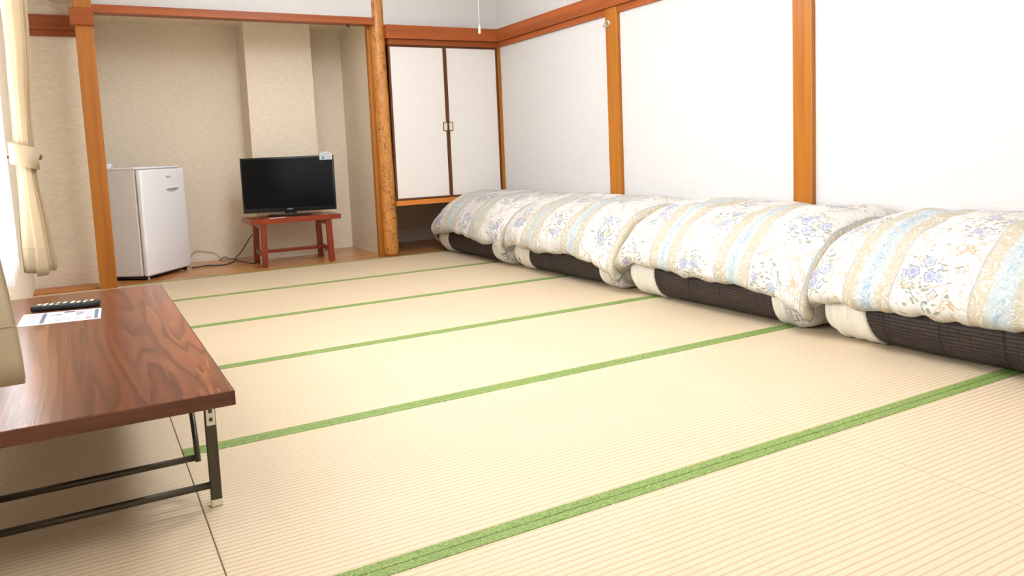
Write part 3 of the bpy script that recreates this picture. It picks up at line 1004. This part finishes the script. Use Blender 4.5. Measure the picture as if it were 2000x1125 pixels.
for lp, (a, b) in zip(f1.loops, outl): lp[uvl].uv = (a, b)
for lp, (a, b) in zip(f2.loops, outl[::-1]): lp[uvl].uv = (a, b)
for k in range(8): bm.faces.new((fr[k], bk[k], bk[(k+1) % 8], fr[(k+1) % 8]))
me = bpy.data.meshes.new('sticker'); bm.to_mesh(me); bm.free()
tag(link('sticker', me, stm, TVT), 'white and blue shop sticker')
np_ = flat_sheet('note_card', [(-.472, 4.660, sh_+.0012), (-.350, 4.655, sh_+.0012), (-.345, 4.735, sh_+.0012), (-.466, 4.74, sh_+.0012)], .0008, plain('card_paper', (240, 232, 234), .5), None)
tag(np_, 'small white card lying on the stand in front of the television', 'card')

# cords and power strip behind the stand
tag(tube('black_cable', catmull([(-1.005, 5.115, .005), (-.973, 5.085, .005), (-.898, 5.145, .005), (-.803, 5.07, .005), (-.731, 5.10, .005), (-.672, 5.22, .006), (-.650, 5.25, .03), (-.604, 5.22, .085), (-.562, 5.20, .153), (-.530, 5.19, .201), (-.50, 5.10, .24)], 6), .0042, M['black_cord'], None, 8),
    'dark power cord curving over the board floor up behind the television stand', 'cable')
tag(tube('black_cable', catmull([(-.752, 5.40, .005), (-.735, 5.455, .012), (-.700, 5.475, .020), (-.680, 5.40, .010), (-.655, 5.33, .015), (-.63, 5.22, .006), (-.60, 5.12, .005), (-.585, 5.02, .005), (-.570, 4.965, .006), (-.540, 4.945, .010), (-.512, 4.938, .012)], 6), .0040, M['black_cord'], None, 8),
    'dark power cord looped on the board floor against the alcove wall', 'cable')
tag(tube('grey_cable', catmull([(-1.03, 5.40, .01), (-.986, 5.47, .028), (-.955, 5.48, .072), (-.917, 5.487, .094), (-.858, 5.487, .080), (-.798, 5.487, .069), (-.763, 5.485, .046), (-.745, 5.46, .02)], 6), .0026, M['grey_cord'], None, 8),
    'thin grey cord rising from the floor beside the refrigerator', 'cable')
ps = thing('power_strip', 'cream power strip on the floor between the left legs of the television stand', 'power strip', (-.505, 4.835, 0), math.radians(86))
box('strip_body', -.095, .095, -.019, .019, .0, .026, M['cream_plastic'], ps, .004)
for i in range(3):
    s_ = box('socket', -.07+i*.052, -.04+i*.052, -.011, .011, .0255, .0272, M['white_paint'], ps, .001)
    for yy in (-.005, .005):
        box('slot', -.060+i*.052, -.050+i*.052, yy-.001, yy+.001, .027, .0276, M['dark_hole'], s_)

# ------------------------------------------------------------------ folded futons with duvets
MID = [(1.497, .30), (1.503, .41), (1.445, .470), (1.28, .490), (1.08, .474), (.940, .418), (.846, .330), (.800, .250), (.797, .192), (.835, .168)]
FAR = [(1.485, .26), (1.488, .32), (1.43, .352), (1.27, .362), (1.09, .345), (.975, .300), (.895, .230), (.852, .165), (.850, .120), (.880, .100)]
NEAR = [(1.495, .28), (1.498, .36), (1.44, .405), (1.27, .420), (1.07, .402), (.935, .345), (.846, .258), (.800, .185), (.798, .130), (.830, .112)]
def prof(ctrl, ns):
    c = catmull([(x, 0, z) for x, z in ctrl], 12)
    L = [0]
    for a, b in zip(c, c[1:]): L.append(L[-1]+(b-a).length)
    out = []
    k = 0
    for i in range(ns+1):
        s = L[-1]*i/ns
        while k < len(L)-2 and L[k+1] < s: k += 1
        t = (s-L[k])/(L[k+1]-L[k])
        out.append(c[k]*(1-t)+c[k+1]*t)
    return out, L[-1]

def duvet(yf, yn, phase, seed, far=None, near=None, label='', hump=1.0, wf=.26, wn=.17, hem=0.0):
    ns, nt = 84, 150
    pm_, LM = prof(MID, ns)
    pf_, _ = prof(far or FAR, ns)
    pn_, _ = prof(near or NEAR, ns)
    L = yf-yn
    ss = lambda a, b, x: (lambda q: q*q*(3-2*q))(min(1, max(0, (x-a)/(b-a))))
    def point(i, y, u, curl):
        """i profile index, y position, curl 0..1 rolls the end under"""
        s = i/ns
        df, dn = max(0, yf-y), max(0, y-yn)
        ff = min(1, df/wf); ff = math.sqrt(max(0, 1-(1-ff)**2))
        fn = min(1, dn/wn); fn = math.sqrt(max(0, 1-(1-fn)**2))
        p = pf_[i].lerp(pm_[i], ff)
        p = pn_[i].lerp(p, fn)
        p.z *= 1+(hump-1)*(1-s)
        a = pm_[max(i-1, 0)]; b = pm_[min(i+1, ns)]
        tg_ = (b-a).normalized()
        nrm = Vector((tg_.z, 0, -tg_.x))
        if nrm.dot(pm_[i]-Vector((1.15, 0, .15))) < 0: nrm = -nrm
        e = min(1, df/.10)*min(1, dn/.10)
        q = Vector((p.x*3+seed*7.3, y*3.4, p.z*3))
        dsp = .018*noise.noise(q*1.1) + .014*noise.noise(q*2.7+Vector((3, 1, 2))) + .004*noise.noise(q*7.0)
        k = s**2
        pf = abs(math.sin(math.pi*(y*4.2+seed*.37 + .22*noise.noise(Vector((y*2, s*1.5, seed))))))**.7
        dsp += (pf-.7)*(.004+.007*k)
        cr = noise.noise(Vector((y*15+seed, s*2.0, 4.1)))
        dsp += .011*cr*max(0, (s-.45)/.55)**1.4
        p += nrm*dsp*(.35+.65*e)
        hz = max(0, (s-.62)/.38)
        tt = (yf-y)/L
        p.z += hz*(-.008*(pf-.6) + .016*noise.noise(Vector((y*3.1, seed*2.2, 7))) + hem + .012*(1-ss(.1, .5, tt)) - .040*ss(.55, 1.0, tt))
        y2 = y + .012*noise.noise(Vector((s*5, y*2, seed+9)))*(1-e)
        y2 += .014*(1-ff)*math.sin(s*9+seed) + .012*(1-fn)*math.sin(s*8+seed)
        if curl > 0:
            c = Vector((1.17, 0, .19))
            p = p.lerp(Vector((c.x+(p.x-c.x)*.80, 0, c.z+(p.z-c.z)*.55)), curl)
        p.z = max(p.z, .012)
        p.x = min(p.x, 1.512)
        if abs(y2-2.87) < .14 or abs(y2-1.30) < .14: p.x = min(p.x, 1.484)
        return Vector((p.x-1.15, y2-(yf+yn)/2, p.z)), (u, s*LM)
    rows, uvs = [], []
    st = []
    for k in (1.0, .66, .33): st.append((yf-.045*k*k, yf+.06*k, k))
    for j in range(nt+1):
        tt = j/nt
        y = yf-L*(tt - .10*math.sin(2*math.pi*tt)/(2*math.pi)*2.2)
        st.append((y, y, 0))
    for k in (.33, .66, 1.0): st.append((yn+.045*k*k, yn-.06*k, k))
    for y, u, k in st:
        row, uvr = [], []
        for i in range(ns+1):
            yy = yf if (k > 0 and y > (yf+yn)/2) else yn if k > 0 else y
            p, uv = point(i, yy, u, k)
            p.y += y-yy
            row.append(p); uvr.append(uv)
        rows.append(row); uvs.append(uvr)
    root = thing('floral_duvet', label, 'duvet', (1.15, (yf+yn)/2, 0), 0, 'floral duvets along the white wall')
    me = grid_mesh('cover', rows, uvs)
    o = link('cover', me, mk_duvet('floral_duvet_print', phase, seed), root, True)
    sm = o.modifiers.new('s', 'SOLIDIFY'); sm.thickness = .014; sm.offset = 0
    tube('piping', [rows[j][ns] for j in range(3, len(rows)-3, 2)], .0042, M['sheet'], root, 7)
    return root

def roll_profile(x0, x1, r, off=0.0, n=16, z0=.004):
    """rounded fold at the front (x0), squarer at the back"""
    pts = []
    h = 2*r
    for k in range(n+1):
        a = math.radians(-90-180*k/n)
        pts.append((x0+r+(r+off)*math.cos(a), z0+r+(r+off)*math.sin(a)))
    rb = .05
    for k in range(7):
        a = math.radians(90-90*k/6)
        pts.append((x1-rb+(rb+off)*math.cos(a), z0+h-rb+(rb+off)*math.sin(a)))
    for k in range(7):
        a = math.radians(0-90*k/6)
        pts.append((x1-rb+(rb+off)*math.cos(a), z0+rb+(rb+off)*math.sin(a)))
    return [(x, max(z, .0015)) for x, z in pts]

def shell(name, prof_, y0, y1, mat, parent, ny, fn=None, caps=True, smooth=True):
    bm = bmesh.new()
    uvl = bm.loops.layers.uv.new('UVMap')
    L = [0]
    for a, b in zip(prof_, prof_[1:]+prof_[:1]): L.append(L[-1]+math.hypot(b[0]-a[0], b[1]-a[1]))
    rings = []
    n = len(prof_)
    for j in range(ny+1):
        t = j/ny
        y = y0+(y1-y0)*t
        ring = []
        for k, (x, z) in enumerate(prof_):
            q = Vector((x, y, z))
            if fn: q = fn(q, t, k/n)
            ring.append(bm.verts.new((q.x-1.15, q.y, max(q.z, .001))))
        rings.append(ring)
    for j in range(ny):
        for k in range(n):
            kk = (k+1) % n
            f = bm.faces.new((rings[j][k], rings[j][kk], rings[j+1][kk], rings[j+1][k]))
            ya, yb_ = y0+(y1-y0)*j/ny, y0+(y1-y0)*(j+1)/ny
            for lp, uv in zip(f.loops, ((ya, L[k]), (ya, L[k+1]), (yb_, L[k+1]), (yb_, L[k]))): lp[uvl].uv = uv
    if caps:
        bm.faces.new(rings[0][::-1]); bm.faces.new(rings[-1])
    return link(name, finish(bm, name), mat, parent, smooth)

def futon(bf, bn, far, near, seed, label, fl_mat):
    """bf..bn brown middle, far/near outer ends (y values, far > near)"""
    root = thing('folded_mattress', label, 'mattress', (1.15, 0, 0), 0, 'folded mattresses along the white wall')
    root.location = (1.15, (far+near)/2, 0)
    yc = (far+near)/2
    P0 = roll_profile(.868, 1.468, .121)
    def wav(q, t, k):
        q = q.copy()
        q.x += .006*noise.noise(Vector((q.y*4, k*6, seed)))
        q.z += .004*noise.noise(Vector((q.y*3, k*5, seed+4)))
        return q
    shell('mattress_body', P0, far-.03-yc, near+.03-yc, M['mattress'], root, 40, wav)
    P1 = roll_profile(.868, 1.468, .121, .007)
    def puff(endside):
        def f(q, t, k):
            q = q.copy()
            d = t if endside < 0 else 1-t         # 0 at the brown side ... 1 at the outer end
            edge = 1-max(0, (d-.70)/.30)**2*.16
            c = Vector((1.16, q.y, .12))
            v = q-c
            q = c+Vector((v.x*(1 if abs(v.x) < .2 else 1), 0, v.z))
            q.x = c.x+v.x*(1-.02*(1-edge)/.16)
            q.z = c.z+v.z*edge
            # gathered wrinkles running round the roll
            q.x += -.004*math.sin(d*19+seed+math.sin(k*9))*(.4+.6*d)
            q.z += .003*math.sin(d*23+k*3+seed)
            q.y += .022*math.sin(k*7+seed)*(1-d)
            return q
        return f
    shell('fitted_sheet', P1, far-yc, bf-yc, M['sheet'], root, 16, puff(1))
    shell('fitted_sheet', P1, bn-yc, near+.075-yc, M['sheet'], root, 14, puff(-1))
    P2 = roll_profile(.868, 1.468, .121, .011)
    def lump(q, t, k):
        q = q.copy()
        c = Vector((1.16, q.y, .12)); v = q-c
        e = math.sqrt(max(0, 1-max(0, (t-.25)/.75)**2))
        q.x = c.x+v.x*(.90+.10*e); q.z = c.z+v.z*(.55+.45*e)
        q.x += .010*math.sin(k*31+seed)*t + .006*math.sin(t*12+k*8)
        q.y += .010*math.sin(k*12+seed*2)*(1-t)
        return q
    shell('floral_sheet_end', P2, near+.085-yc, near-.030-yc, fl_mat, root, 14, lump)
    return root

lump_mat = mk_duvet('floral_sheet_print', .10, 2.3, .19, .12)
FUT = [(4.304, 3.519, 4.50, 3.330), (3.026, 2.216, 3.215, 2.055), (1.742, .955, 1.93, .790), (.466, -.330, .665, -.500)]
names = ['nearest the cupboard', 'second from the cupboard', 'third from the cupboard', 'nearest the camera']
for i, ((bf, bn, fa, ne), nm) in enumerate(zip(FUT, names)):
    futon(bf, bn, fa, ne, i*1.7, 'folded dark brown mattress with white sheet ends under a duvet, '+nm, lump_mat)
FAR1 = [(1.485, .16), (1.488, .21), (1.43, .245), (1.27, .255), (1.10, .235), (1.010, .195), (.950, .130), (.920, .080), (.915, .045), (.930, .030)]
duvet(4.66, 3.302, 4.157, 1.3, FAR1, None, 'cream floral duvet with pale stripes on the folded mattress nearest the cupboard', 1.0, .42, .17, .015)
duvet(3.318, 1.998, 2.876, 2.1, None, None, 'cream floral duvet with pale stripes on the folded mattress second from the cupboard', 1.01)
duvet(2.014, .716, 1.573, 3.4, None, None, 'cream floral duvet with pale stripes on the folded mattress third from the cupboard', 1.02)
duvet(.738, -.56, .423, 4.2, None, None, 'cream floral duvet with large lavender bouquet on the mattress nearest the camera', 1.02)
